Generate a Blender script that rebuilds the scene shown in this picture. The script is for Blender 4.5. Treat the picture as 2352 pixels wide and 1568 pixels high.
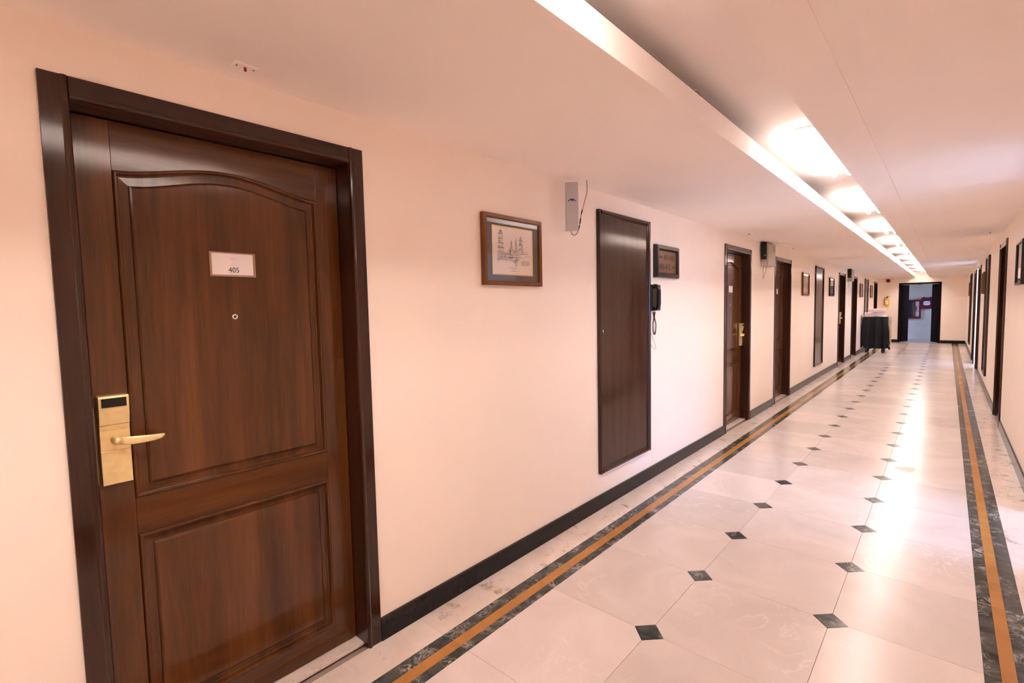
import bpy, bmesh, math, random
from mathutils import Vector, Matrix

for o in list(bpy.data.objects):
    bpy.data.objects.remove(o, do_unlink=True)
scene = bpy.context.scene
C = scene.collection
PI = math.pi
random.seed(7)

# ------------------------------------------------------------------ camera
def setup_camera():
    yaw, pitch, roll = 0.7285, -0.0663, -0.0210
    F = Vector((-math.sin(yaw)*math.cos(pitch), math.cos(yaw)*math.cos(pitch), math.sin(pitch)))
    R0 = Vector((math.cos(yaw), math.sin(yaw), 0)); U0 = R0.cross(F)
    R = R0*math.cos(roll) + U0*math.sin(roll)
    U = U0*math.cos(roll) - R0*math.sin(roll)
    cd = bpy.data.cameras.new('camera'); co = bpy.data.objects.new('camera', cd); C.objects.link(co)
    m = Matrix(((R.x, U.x, -F.x, 1.8299), (R.y, U.y, -F.y, 0.0), (R.z, U.z, -F.z, 1.4485), (0, 0, 0, 1)))
    co.matrix_world = m
    cd.sensor_width = 36.0; cd.sensor_fit = 'HORIZONTAL'
    cd.lens = 36.0*1120.06/2352.0
    cd.clip_start = 0.02; cd.clip_end = 200
    scene.camera = co
setup_camera()

# ------------------------------------------------------------------ world and exposure
TUBE_COLOR = (1.0, 0.855, 0.80); TUBE_STRENGTH = 22.0
w = bpy.data.worlds.new('daylight'); scene.world = w; w.use_nodes = True
bg = w.node_tree.nodes['Background']
bg.inputs[1].default_value = 11.0
def sky_gradient():
    N = w.node_tree.nodes; L = w.node_tree.links
    tc = N.new('ShaderNodeTexCoord'); sx = N.new('ShaderNodeSeparateXYZ'); r = N.new('ShaderNodeValToRGB')
    r.color_ramp.elements[0].position = 0.47; r.color_ramp.elements[0].color = (0.20, 0.22, 0.26, 1)      # street and ground
    r.color_ramp.elements[1].position = 0.52; r.color_ramp.elements[1].color = (0.36, 0.54, 1.0, 1)       # overcast sky
    mr = N.new('ShaderNodeMapRange'); mr.inputs['From Min'].default_value = -1; mr.inputs['From Max'].default_value = 1
    L.new(tc.outputs['Generated'], sx.inputs[0]); L.new(sx.outputs['Z'], mr.inputs['Value']); L.new(mr.outputs[0], r.inputs['Fac']); L.new(r.outputs[0], bg.inputs[0])
sky_gradient()
vs = scene.view_settings
vs.view_transform = 'Standard'; vs.look = 'None'; vs.gamma = 1.0; vs.use_curve_mapping = False
vs.exposure = 1.22
scene.cycles.max_bounces = 24; scene.cycles.diffuse_bounces = 18; scene.cycles.glossy_bounces = 8; scene.cycles.transparent_max_bounces = 16
def portal(name, loc, rot, sx, sy):       # sampling aid at a real window, gives no light of its own
    l = bpy.data.lights.new(name, 'AREA'); l.shape = 'RECTANGLE'; l.size = sx; l.size_y = sy
    l.cycles.is_portal = True
    o = bpy.data.objects.new(name, l); C.objects.link(o); o.location = loc; o.rotation_euler = rot

# ------------------------------------------------------------------ materials
M = {}
def new_mat(name):
    m = bpy.data.materials.new(name); m.use_nodes = True; M[name] = m
    nt = m.node_tree
    return m, nt, nt.nodes['Principled BSDF']
def setp(b, **k):
    for kk, v in k.items():
        n = kk.replace('_', ' ').title()
        n = {'Ior': 'IOR', 'Base Color': 'Base Color'}.get(n, n)
        if isinstance(v, tuple) and len(v) == 3: v = v + (1,)
        b.inputs[n].default_value = v
def plain(name, col, rough=0.5, metal=0.0, bump=0.0, bscale=200, var=0.0, vscale=6, coat=0.0, spec=0.5):
    m, nt, b = new_mat(name)
    b.inputs['Specular IOR Level'].default_value = spec
    setp(b, base_color=col, roughness=rough, metallic=metal)
    if coat:
        b.inputs['Coat Weight'].default_value = coat; b.inputs['Coat Roughness'].default_value = 0.08
    N = nt.nodes; L = nt.links
    tc = N.new('ShaderNodeTexCoord')
    if var:
        n = N.new('ShaderNodeTexNoise'); n.inputs['Scale'].default_value = vscale; n.inputs['Detail'].default_value = 5
        r = N.new('ShaderNodeValToRGB')
        r.color_ramp.elements[0].color = tuple(c*(1-var) for c in col)+(1,); r.color_ramp.elements[0].position = 0.3
        r.color_ramp.elements[1].color = tuple(min(1, c*(1+var)) for c in col)+(1,); r.color_ramp.elements[1].position = 0.7
        L.new(tc.outputs['Object'], n.inputs['Vector']); L.new(n.outputs['Fac'], r.inputs['Fac']); L.new(r.outputs['Color'], b.inputs['Base Color'])
    if bump:
        n = N.new('ShaderNodeTexNoise'); n.inputs['Scale'].default_value = bscale; n.inputs['Detail'].default_value = 3
        bp = N.new('ShaderNodeBump'); bp.inputs['Strength'].default_value = bump; bp.inputs['Distance'].default_value = 0.002
        L.new(tc.outputs['Object'], n.inputs['Vector']); L.new(n.outputs['Fac'], bp.inputs['Height']); L.new(bp.outputs['Normal'], b.inputs['Normal'])
    return m
plain('paint_wall', (0.925, 0.825, 0.735), 0.55, bump=0.05, bscale=60, var=0.025, vscale=1.2)
plain('paint_ceiling', (0.955, 0.885, 0.83), 0.75, bump=0.03, bscale=60, var=0.02, vscale=1.0)
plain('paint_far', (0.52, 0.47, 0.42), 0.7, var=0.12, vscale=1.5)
plain('grout', (0.30, 0.24, 0.21), 0.8)
plain('granite_black', (0.009, 0.009, 0.009), 0.25, var=0.5, vscale=40, bump=0.02, spec=0.22)
plain('plaster_white', (0.82, 0.82, 0.82), 0.6)
plain('black_plastic', (0.008, 0.008, 0.009), 0.3, spec=0.35)
plain('grey_plastic', (0.50, 0.50, 0.53), 0.45)
plain('cove_dark', (0.30, 0.25, 0.22), 0.9, var=0.2)  # dark tone chosen to absorb stray light above the cove
plain('box_grey', (0.42, 0.36, 0.31), 0.5, var=0.06, vscale=8)
plain('brass', (0.95, 0.76, 0.38), 0.38, metal=0.6, var=0.07, vscale=45)
plain('chrome', (0.75, 0.73, 0.72), 0.12, metal=1.0)
plain('steel', (0.70, 0.68, 0.67), 0.25, metal=1.0)
plain('card_white', (0.90, 0.86, 0.86), 0.5)
plain('ink', (0.05, 0.045, 0.045), 0.7)
plain('ink_faint', (0.55, 0.40, 0.40), 0.7)
plain('logo_blue', (0.03, 0.03, 0.09), 0.5)
plain('paper', (0.84, 0.74, 0.66), 0.7, var=0.03, vscale=10)
plain('mat_brown', (0.085, 0.045, 0.038), 0.8)
plain('mat_grey', (0.33, 0.28, 0.24), 0.8)
plain('gold', (0.75, 0.48, 0.12), 0.35, metal=0.8)
plain('sign_brown', (0.16, 0.075, 0.035), 0.45)
plain('sign_ink', (0.022, 0.010, 0.006), 0.5)
plain('frame_black', (0.016, 0.010, 0.008), 0.25, spec=0.4)
plain('red', (0.42, 0.015, 0.01), 0.4)
plain('red_dark', (0.12, 0.004, 0.015), 0.45, spec=0.25)
plain('red_glow', (0.40, 0.012, 0.008), 0.25)
plain('yellow', (0.80, 0.50, 0.03), 0.35)
plain('cable_brown', (0.16, 0.09, 0.06), 0.6)
plain('cable_grey', (0.35, 0.30, 0.28), 0.6)
plain('towel', (0.72, 0.60, 0.56), 0.95, bump=0.5, bscale=150, var=0.05)
plain('canvas', (0.52, 0.40, 0.28), 0.9, var=0.08)
plain('bag_black', (0.006, 0.005, 0.005), 0.38, bump=0.6, bscale=14, spec=0.2)
plain('rubber', (0.01, 0.01, 0.01), 0.6)
plain('far_floor', (0.42, 0.40, 0.42), 0.25, var=0.06)
plain('hose_black', (0.012, 0.012, 0.014), 0.5)
plain('pale_blue', (0.62, 0.68, 0.88), 0.4)  # painted reflection panels and the call box plate
plain('batten_white', (0.8, 0.79, 0.77), 0.4)
plain('dark_door', (0.011, 0.006, 0.006), 0.6, var=0.2, spec=0.05)

def wood(name, c0, c1, rough, scale=1.0, coat=0.9, axis='Z'):
    m, nt, b = new_mat(name); N = nt.nodes; L = nt.links
    tc = N.new('ShaderNodeTexCoord'); mp = N.new('ShaderNodeMapping')
    s = {'Z': (9, 9, 0.55), 'X': (0.55, 9, 9)}[axis]
    mp.inputs['Scale'].default_value = tuple(v*scale for v in s)
    oi = N.new('ShaderNodeObjectInfo'); ml = N.new('ShaderNodeVectorMath'); ml.operation = 'SCALE'; ml.inputs['Scale'].default_value = 9.0
    cb = N.new('ShaderNodeCombineXYZ')
    for i in range(3): L.new(oi.outputs['Random'], cb.inputs[i])
    L.new(cb.outputs[0], ml.inputs[0]); L.new(ml.outputs[0], mp.inputs['Location'])
    L.new(tc.outputs['Object'], mp.inputs['Vector'])
    n1 = N.new('ShaderNodeTexNoise'); n1.inputs['Scale'].default_value = 1.6; n1.inputs['Detail'].default_value = 6; n1.inputs['Distortion'].default_value = 0.4
    n2 = N.new('ShaderNodeTexNoise'); n2.inputs['Scale'].default_value = 14; n2.inputs['Detail'].default_value = 4
    L.new(mp.outputs[0], n1.inputs['Vector']); L.new(mp.outputs[0], n2.inputs['Vector'])
    mx = N.new('ShaderNodeMath'); mx.operation = 'MULTIPLY_ADD'; mx.inputs[1].default_value = 0.35; L.new(n2.outputs['Fac'], mx.inputs[0]); L.new(n1.outputs['Fac'], mx.inputs[2])
    r = N.new('ShaderNodeValToRGB'); r.color_ramp.elements[0].position = 0.42; r.color_ramp.elements[1].position = 0.88
    r.color_ramp.elements[0].color = c0+(1,); r.color_ramp.elements[1].color = c1+(1,)
    L.new(mx.outputs[0], r.inputs['Fac']); L.new(r.outputs['Color'], b.inputs['Base Color'])
    b.inputs['Roughness'].default_value = rough
    b.inputs['Specular IOR Level'].default_value = 0.05
    b.inputs['Coat Weight'].default_value = coat; b.inputs['Coat Roughness'].default_value = 0.11; b.inputs['Coat IOR'].default_value = 1.5
    bp = N.new('ShaderNodeBump'); bp.inputs['Strength'].default_value = 0.12; bp.inputs['Distance'].default_value = 0.001
    L.new(n2.outputs['Fac'], bp.inputs['Height']); L.new(bp.outputs['Normal'], b.inputs['Normal'])
    return m
wood('wood_door', (0.046, 0.0135, 0.0030), (0.128, 0.042, 0.0095), 0.34)
wood('wood_rail', (0.046, 0.0135, 0.0030), (0.118, 0.039, 0.009), 0.34, axis='X')
wood('wood_frame', (0.018, 0.0045, 0.002), (0.044, 0.013, 0.0045), 0.32)
wood('wood_frame_head', (0.018, 0.0045, 0.002), (0.044, 0.013, 0.0045), 0.32, axis='X')
wood('wood_hatch', (0.028, 0.009, 0.004), (0.062, 0.024, 0.012), 0.30, coat=0.55)
wood('wood_picture', (0.14, 0.055, 0.018), (0.20, 0.085, 0.030), 0.4, coat=0.15)

def marble(name, c0, c1, vein, rough, tile_var=0.0, vscale=3.0, veinw=0.06, stain=None):
    m, nt, b = new_mat(name); N = nt.nodes; L = nt.links
    geo = N.new('ShaderNodeNewGeometry'); oi = N.new('ShaderNodeObjectInfo')
    cb = N.new('ShaderNodeCombineXYZ'); sc = N.new('ShaderNodeVectorMath'); sc.operation = 'SCALE'; sc.inputs['Scale'].default_value = 37.0
    for i in range(3): L.new(oi.outputs['Random'], cb.inputs[i])
    L.new(cb.outputs[0], sc.inputs[0])
    ad = N.new('ShaderNodeVectorMath'); ad.operation = 'ADD'; L.new(geo.outputs['Position'], ad.inputs[0]); L.new(sc.outputs[0], ad.inputs[1])
    n = N.new('ShaderNodeTexNoise'); n.inputs['Scale'].default_value = vscale; n.inputs['Detail'].default_value = 8; n.inputs['Distortion'].default_value = 1.2
    L.new(ad.outputs[0], n.inputs['Vector'])
    r = N.new('ShaderNodeValToRGB'); r.color_ramp.elements[0].position = 0.35; r.color_ramp.elements[1].position = 0.68
    r.color_ramp.elements[0].color = c0+(1,); r.color_ramp.elements[1].color = c1+(1,)
    L.new(n.outputs['Fac'], r.inputs['Fac'])
    # veins: thin ridges of a second noise
    n2 = N.new('ShaderNodeTexNoise'); n2.inputs['Scale'].default_value = vscale*1.3; n2.inputs['Detail'].default_value = 7; n2.inputs['Distortion'].default_value = 2.5
    L.new(ad.outputs[0], n2.inputs['Vector'])
    s1 = N.new('ShaderNodeMath'); s1.operation = 'SUBTRACT'; s1.inputs[1].default_value = 0.5; L.new(n2.outputs['Fac'], s1.inputs[0])
    s2 = N.new('ShaderNodeMath'); s2.operation = 'ABSOLUTE'; L.new(s1.outputs[0], s2.inputs[0])
    mr = N.new('ShaderNodeMapRange'); mr.inputs['From Min'].default_value = 0.0; mr.inputs['From Max'].default_value = veinw
    mr.inputs['To Min'].default_value = 1.0; mr.inputs['To Max'].default_value = 0.0; L.new(s2.outputs[0], mr.inputs['Value'])
    n3 = N.new('ShaderNodeTexNoise'); n3.inputs['Scale'].default_value = vscale*0.9; L.new(ad.outputs[0], n3.inputs['Vector'])
    r3 = N.new('ShaderNodeMapRange'); r3.inputs['From Min'].default_value = 0.48; r3.inputs['From Max'].default_value = 0.68; L.new(n3.outputs['Fac'], r3.inputs['Value'])
    mm = N.new('ShaderNodeMath'); mm.operation = 'MULTIPLY'; L.new(mr.outputs[0], mm.inputs[0]); L.new(r3.outputs[0], mm.inputs[1])
    mx = N.new('ShaderNodeMixRGB'); L.new(mm.outputs[0], mx.inputs['Fac']); L.new(r.outputs['Color'], mx.inputs['Color1']); mx.inputs['Color2'].default_value = vein+(1,)
    last = mx.outputs[0]
    if stain:
        n4 = N.new('ShaderNodeTexNoise'); n4.inputs['Scale'].default_value = stain[1]; n4.inputs['Detail'].default_value = 9; n4.inputs['Roughness'].default_value = 0.7
        L.new(ad.outputs[0], n4.inputs['Vector'])
        r4 = N.new('ShaderNodeMapRange'); r4.inputs['From Min'].default_value = stain[2]; r4.inputs['From Max'].default_value = stain[2]+0.1
        r4.inputs['To Max'].default_value = stain[3]; L.new(n4.outputs['Fac'], r4.inputs['Value'])
        m4 = N.new('ShaderNodeMixRGB'); L.new(r4.outputs[0], m4.inputs['Fac']); L.new(last, m4.inputs['Color1']); m4.inputs['Color2'].default_value = stain[0]+(1,)
        last = m4.outputs[0]
    if tile_var:
        hv = N.new('ShaderNodeHueSaturation'); L.new(last, hv.inputs['Color'])
        r5 = N.new('ShaderNodeMapRange'); r5.inputs['To Min'].default_value = 1-tile_var; r5.inputs['To Max'].default_value = 1+tile_var*0.6; L.new(oi.outputs['Random'], r5.inputs['Value'])
        L.new(r5.outputs[0], hv.inputs['Value']); last = hv.outputs[0]
    L.new(last, b.inputs['Base Color'])
    b.inputs['Roughness'].default_value = rough; b.inputs['IOR'].default_value = 1.5; b.inputs['Specular IOR Level'].default_value = 0.36
    return m
marble('marble_white', (0.63, 0.56, 0.53), (0.71, 0.64, 0.61), (0.74, 0.69, 0.66), 0.24, tile_var=0.10, vscale=2.2, veinw=0.02, stain=((0.50, 0.36, 0.27), 5.0, 0.70, 0.35))
marble('marble_edge', (0.68, 0.58, 0.51), (0.76, 0.68, 0.62), (0.60, 0.46, 0.38), 0.20, tile_var=0.06, vscale=3.0, veinw=0.03, stain=((0.24, 0.15, 0.09), 7.0, 0.565, 0.75))
marble('marble_green', (0.020, 0.026, 0.024), (0.075, 0.080, 0.072), (0.42, 0.40, 0.35), 0.18, tile_var=0.15, vscale=11.0, veinw=0.075)
marble('stone_ochre', (0.39, 0.17, 0.036), (0.46, 0.21, 0.050), (0.48, 0.24, 0.07), 0.22, tile_var=0.05, vscale=5.0, veinw=0.01)

def emit(name, col, s):
    m = bpy.data.materials.new(name); m.use_nodes = True; M[name] = m
    nt = m.node_tree; nt.nodes.remove(nt.nodes['Principled BSDF'])
    e = nt.nodes.new('ShaderNodeEmission'); e.inputs[0].default_value = col+(1,); e.inputs[1].default_value = s
    nt.links.new(e.outputs[0], nt.nodes['Material Output'].inputs[0])
emit('tube_glow', TUBE_COLOR, TUBE_STRENGTH)
def glass(name, ior=1.5, tint=(1, 1, 1)):
    m = bpy.data.materials.new(name); m.use_nodes = True; M[name] = m
    nt = m.node_tree; nt.nodes.remove(nt.nodes['Principled BSDF']); N = nt.nodes; L = nt.links
    t = N.new('ShaderNodeBsdfTransparent'); t.inputs[0].default_value = tint+(1,)
    g = N.new('ShaderNodeBsdfGlossy'); g.inputs['Roughness'].default_value = 0.015
    f = N.new('ShaderNodeFresnel'); gm = N.new('ShaderNodeNewGeometry')
    mr = N.new('ShaderNodeMapRange'); mr.inputs['To Min'].default_value = ior; mr.inputs['To Max'].default_value = 1.0/ior   # same index on both faces of the thin pane
    L.new(gm.outputs['Backfacing'], mr.inputs['Value']); L.new(mr.outputs[0], f.inputs['IOR'])
    x = N.new('ShaderNodeMixShader'); L.new(f.outputs[0], x.inputs[0]); L.new(t.outputs[0], x.inputs[1]); L.new(g.outputs[0], x.inputs[2])
    L.new(x.outputs[0], N['Material Output'].inputs[0])
glass('glass', 1.52)
glass('window_glass', 1.45)

# ------------------------------------------------------------------ mesh helpers
class MB:
    """collects pieces of ONE part and links them as one mesh object"""
    def __init__(s): s.v = []; s.f = []; s.sm = []
    def add(s, v, f, smooth=False):
        o = len(s.v); s.v += [tuple(p) for p in v]; s.f += [tuple(i+o for i in q) for q in f]; s.sm += [smooth]*len(f); return s
    def box(s, x0, x1, y0, y1, z0, z1):
        v = [(x0,y0,z0),(x1,y0,z0),(x1,y1,z0),(x0,y1,z0),(x0,y0,z1),(x1,y0,z1),(x1,y1,z1),(x0,y1,z1)]
        return s.add(v, [(0,3,2,1),(4,5,6,7),(0,1,5,4),(1,2,6,5),(2,3,7,6),(3,0,4,7)])
    def prism(s, pts, fn, a, b, smooth=False):
        """extrude a 2D outline; fn(p, t) -> 3D"""
        n = len(pts); v = [fn(p, a) for p in pts]+[fn(p, b) for p in pts]
        s.add(v, [(i, (i+1) % n, n+(i+1) % n, n+i) for i in range(n)], smooth)
        o = len(s.v)-2*n
        s.f += [tuple(o+i for i in reversed(range(n))), tuple(o+n+i for i in range(n))]; s.sm += [False, False]
        return s
    def tube(s, path, r, seg=8, closed=False):
        P = [Vector(p) for p in path]; n = len(P); rings = []; up = Vector((0.13, 0.31, 0.94)).normalized()
        for i, p in enumerate(P):
            a = P[(i-1) % n] if (closed or i > 0) else p; b = P[(i+1) % n] if (closed or i < n-1) else p
            t = (b-a).normalized(); x = t.cross(up)
            if x.length < 1e-3: x = t.cross(Vector((1, 0, 0)))
            x.normalize(); y = t.cross(x)
            rr = r[i] if isinstance(r, (list, tuple)) else r
            rings.append([p+x*rr*math.cos(2*PI*k/seg)+y*rr*math.sin(2*PI*k/seg) for k in range(seg)])
        v = [q for g in rings for q in g]; f = []
        for i in range(n if closed else n-1):
            j = (i+1) % n
            for k in range(seg): f.append((i*seg+k, i*seg+(k+1) % seg, j*seg+(k+1) % seg, j*seg+k))
        if not closed: f += [tuple(range(seg)), tuple((n-1)*seg+k for k in reversed(range(seg)))]
        return s.add(v, f, True)
    def lathe(s, prof, seg=20, center=(0, 0, 0), axis='Z'):
        v = []; f = []; n = len(prof)
        for r, h in prof:
            for k in range(seg):
                a = 2*PI*k/seg; c, d = r*math.cos(a), r*math.sin(a)
                p = {'Z': (c, d, h), 'Y': (c, h, d), 'X': (h, c, d)}[axis]
                v.append((p[0]+center[0], p[1]+center[1], p[2]+center[2]))
        for i in range(n-1):
            for k in range(seg): f.append((i*seg+k, i*seg+(k+1) % seg, (i+1)*seg+(k+1) % seg, (i+1)*seg+k))
        f += [tuple(reversed(range(seg))), tuple((n-1)*seg+k for k in range(seg))]
        return s.add(v, f, True)
    def rings(s, loops, cap=True, smooth=False):
        n = len(loops[0]); v = [p for l in loops for p in l]; f = []
        for i in range(len(loops)-1):
            for k in range(n): f.append((i*n+k, i*n+(k+1) % n, (i+1)*n+(k+1) % n, (i+1)*n+k))
        s.add(v, f, smooth)
        if cap:
            o = len(s.v)-len(v); s.f.append(tuple(o+(len(loops)-1)*n+k for k in range(n))); s.sm.append(False)
        return s
    def mesh(s, name):
        me = bpy.data.meshes.new(name); me.from_pydata(s.v, [], s.f)
        me.polygons.foreach_set('use_smooth', s.sm)
        bm = bmesh.new(); bm.from_mesh(me); bmesh.ops.recalc_face_normals(bm, faces=bm.faces); bm.to_mesh(me); bm.free()
        me.update(); return me
    def build(s, name, mat, parent=None, bevel=0.0, smooth_bevel=False):
        me = s.mesh(name); me.materials.append(M[mat])
        o = bpy.data.objects.new(name, me); C.objects.link(o)
        if parent is not None: o.parent = parent
        if bevel:
            b = o.modifiers.new('bevel', 'BEVEL'); b.width = bevel; b.segments = 2; b.limit_method = 'ANGLE'; b.angle_limit = math.radians(50)
        return o
def link_mesh(name, me, parent=None, loc=(0, 0, 0)):
    o = bpy.data.objects.new(name, me); C.objects.link(o); o.parent = parent; o.location = loc; return o
def tag(o, label=None, cat=None, group=None, kind=None):
    if label: o['label'] = label
    if cat: o['category'] = cat
    if group: o['group'] = group
    if kind: o['kind'] = kind
    return o
def empty(name, loc, rz=0.0):
    o = bpy.data.objects.new(name, None); C.objects.link(o); o.location = loc; o.rotation_euler = (0, 0, rz); o.empty_display_size = 0.1
    return o
def struct(o, label): return tag(o, label, kind='structure')
W = 2.31; HC = 2.25; YE = 21.79; YB = -6.0; TH = 0.22
LEFT = PI/2; RIGHT = -PI/2
def on_left(name, y, z): return empty(name, (0, y, z), LEFT)
def on_right(name, y, z): return empty(name, (W, y, z), RIGHT)
def on_end(name, x, z): return empty(name, (x, YE, z), 0)
def text_mesh(name, body, size, mat, parent, loc, align='CENTER', sx=1.0):
    cu = bpy.data.curves.new(name, 'FONT'); cu.body = body; cu.size = size; cu.align_x = align; cu.extrude = 0.0003
    t = bpy.data.objects.new('tmp_text', cu); C.objects.link(t)
    dg = bpy.context.evaluated_depsgraph_get(); me = bpy.data.meshes.new_from_object(t.evaluated_get(dg))
    bpy.data.objects.remove(t, do_unlink=True)
    me.name = name; me.materials.clear(); me.materials.append(M[mat])
    for v in me.vertices: v.co = Vector((v.co.x*sx, -v.co.z, v.co.y))      # lie in the local XZ plane, facing -Y
    o = bpy.data.objects.new(name, me); C.objects.link(o); o.parent = parent; o.location = loc
    return o

# ------------------------------------------------------------------ floor
DL, DR, Y0, PT = 0.8787, 1.4719, 1.941, 0.60
B = [0.186, 0.248, 0.300, 0.346]; Rr = [1.978, 2.026, 2.072, 2.133]
floor = struct(MB().box(-TH-0.05, W+TH+0.05, YB-0.1, YE+0.16, -0.10, -0.012).build('floor', 'grout'), 'pale polished marble floor of the corridor with dark diamond insets')
TT = -0.0125; CUT = 0.068; G = 0.0009
def poly_tile(name, pts, mat):
    me = MB().prism(pts, lambda p, t: (p[0], p[1], t), TT, 0.0).mesh(name); me.materials.append(M[mat]); return me
h = PT/2
def clipped(x0, x1, cl, cr):
    a0, a1, y0, y1 = x0+G, x1-G, -h+G, h-G; p = []
    c = CUT
    p += [(a0+c, y0), ] if cl else [(a0, y0)]
    p += [(a1-c, y0), (a1, y0+c)] if cr else [(a1, y0)]
    p += [(a1, y1-c), (a1-c, y1)] if cr else [(a1, y1)]
    p += [(a0+c, y1), (a0, y1-c), (a0, y0+c)] if cl else [(a0, y1)]
    return p
tile_meshes = [poly_tile('floor_tile', clipped(B[3], DL, 0, 1), 'marble_white'), poly_tile('floor_tile', clipped(DL, DR, 1, 1), 'marble_white'), poly_tile('floor_tile', clipped(DR, Rr[0], 1, 0), 'marble_white')]
dc = CUT-2*G
dia = poly_tile('diamond_inset', [(0, -dc), (dc, 0), (0, dc), (-dc, 0)], 'marble_green')
def strip(name, x0, x1, mat): return poly_tile(name, [(x0+G*.4, -h+G), (x1-G*.4, -h+G), (x1-G*.4, h-G), (x0+G*.4, h-G)], mat)
strips = [strip('edge_tile', 0.004, B[0], 'marble_edge'), strip('border_strip', B[0], B[1], 'marble_green'), strip('accent_strip', B[1], B[2], 'stone_ochre'), strip('border_strip', B[2], B[3], 'marble_green'),
          strip('border_strip', Rr[0], Rr[1], 'marble_green'), strip('accent_strip', Rr[1], Rr[2], 'stone_ochre'), strip('border_strip', Rr[2], Rr[3], 'marble_green'), strip('edge_tile', Rr[3], W-0.004, 'marble_edge')]
for k in range(-5, 34):
    yj = Y0+PT*k
    for me in tile_meshes: link_mesh('floor_tile', me, floor, (0, yj+h, 0))
    if yj < YE-0.05:
        for x in (DL, DR): link_mesh('diamond_inset', dia, floor, (x, yj, 0))
    for i, me in enumerate(strips):
        off = h if i not in (1, 4, 6) else h
        link_mesh(me.name.split('.')[0], me, floor, (0, yj+off, 0))

plain('dried_spill', (0.50, 0.40, 0.32), 0.35)
rs = random.Random(5)
MB().prism([(1.594+0.075*math.cos(2*PI*k/18)*rs.uniform(.7, 1.2), 5.33+0.10*math.sin(2*PI*k/18)*rs.uniform(.6, 1.2)) for k in range(18)], lambda p, t: (p[0], p[1], t), 0.0001, 0.0004).build('spill_mark', 'dried_spill', floor)

# ------------------------------------------------------------------ walls
DW, DH, LIFT = 0.967, 2.113, 0.0
left_doors = [0.169, 5.562, 7.647, 13.09, 15.12, 20.18]
right_doors = [7.62, 13.09, 15.14]
PASS = [(3.70, 4.70, 2.12), (14.12, 15.02, 2.12)]
def wall_mesh(openings, x0, x1):
    mb = MB(); y = YB; TOP = 2.62
    for a, b, z in sorted(openings):
        mb.box(x0, x1, y, a, -0.1, TOP); mb.box(x0, x1, a, b, z, TOP); y = b
    mb.box(x0, x1, y, YE+TH, -0.1, TOP)
    bx = (x0-0.05, x0) if x0 < 0 else (x1, x1+0.05)      # unseen boards added behind the doors to block daylight leaks
    for a, b, z in openings:
        if z == DH: mb.box(bx[0], bx[1], a-0.05, b+0.05, -0.1, z+0.05)
    return mb
struct(wall_mesh([(y, y+DW, DH) for y in left_doors], -TH, 0.0).build('wall_left', 'paint_wall'), 'cream painted long wall with the door numbered 405')
struct(wall_mesh([(y, y+DW, DH) for y in right_doors]+PASS, W, W+TH).build('wall_right', 'paint_wall'), 'cream painted wall along the right edge of the corridor')
EL, ER, ET = 0.557, 1.680, 2.065
struct(MB().box(-TH, EL, YE, YE+0.14, -0.1, 2.62).box(ER, W+TH, YE, YE+0.14, -0.1, 2.62).box(EL, ER, YE, YE+0.14, ET, 2.62).build('wall_end', 'paint_wall'), 'cream wall at the far end around the open double doorway')
struct(MB().box(-TH, W+TH, YB-0.12, YB, -0.1, 2.62).build('wall_back', 'paint_wall'), 'plain wall closing the corridor behind the viewer')

# ceiling with the light cove
XL, XR = 1.005, 1.352; ZU = 2.445; SEAM = 1.533
ceil = struct(MB().box(0.0, XL-0.012, YB, YE, HC, HC+0.025).build('ceiling', 'paint_ceiling'), 'low painted ceiling with a long recessed light cove')
MB().box(XL-0.012, XL, YB, YE, HC, 2.352).build('cove_fascia', 'paint_ceiling', ceil)
MB().box(XR, SEAM-0.0035, YB, YE, HC, HC+0.025).build('soffit_board', 'paint_ceiling', ceil)
MB().box(XR, XR+0.012, YB, YE, HC+0.025, 2.352).build('cove_lip', 'paint_ceiling', ceil)
MB().box(SEAM+0.0035, W, YB, YE, HC-0.003, HC+0.025).build('soffit_board', 'paint_ceiling', ceil)
MB().box(SEAM-0.0034, SEAM+0.0034, YB, YE, HC+0.003, HC+0.03).build('joint_backing', 'paint_ceiling', ceil)
MB().box(0.90, 1.42, YB, YE, ZU, ZU+0.1).build('cove_ceiling', 'paint_ceiling', ceil)
MB().box(0.0, 0.90, YB, YE, ZU+0.001, ZU+0.1).build('slab', 'cove_dark', ceil)  # hidden slab, coloured dark to keep the cove edges dim
MB().box(1.42, W, YB, YE, ZU+0.001, ZU+0.1).build('slab', 'cove_dark', ceil)
MB().box(0.70, XL-0.012, YB, YE, HC+0.0252, HC+0.03).build('cove_absorber', 'cove_dark', ceil)  # dark sheets added out of sight to absorb light behind the cove edges
MB().box(XR+0.012, 1.70, YB, YE, HC+0.0305, HC+0.035).build('cove_absorber', 'cove_dark', ceil)
MB().box(XL-0.014, XL-0.0122, YB, YE, HC+0.03, 2.350).build('cove_absorber', 'cove_dark', ceil)

# baseboards
def baseboard(name, label, x0, x1, openings, x_is=True):
    root = struct(empty(name, (0, 0, 0)), label); y = YB
    runs = []
    for a, b in sorted(openings): runs.append((y, a)); y = b
    runs.append((y, YE))
    for a, b in runs:
        n = max(1, round((b-a)/1.2))
        for i in range(n):
            p, q = a+(b-a)*i/n, a+(b-a)*(i+1)/n
            MB().box(x0, x1, p+0.0006, q-0.0006, 0.0005, 0.102).build('granite_slab', 'granite_black', root)
baseboard('baseboard_left', 'black polished granite skirting along the long wall', 0.0005, 0.014, [(y, y+DW) for y in left_doors])
baseboard('baseboard_right', 'black polished granite skirting along the right wall', W-0.014, W-0.0005, [(y, y+DW) for y in right_doors]+[(a, b) for a, b, _ in PASS])
eb = struct(empty('baseboard_end', (0, 0, 0)), 'black granite skirting on the far end wall')
MB().box(0.016, EL-0.001, YE-0.014, YE-0.0005, 0.0005, 0.102).build('granite_slab', 'granite_black', eb)
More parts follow.
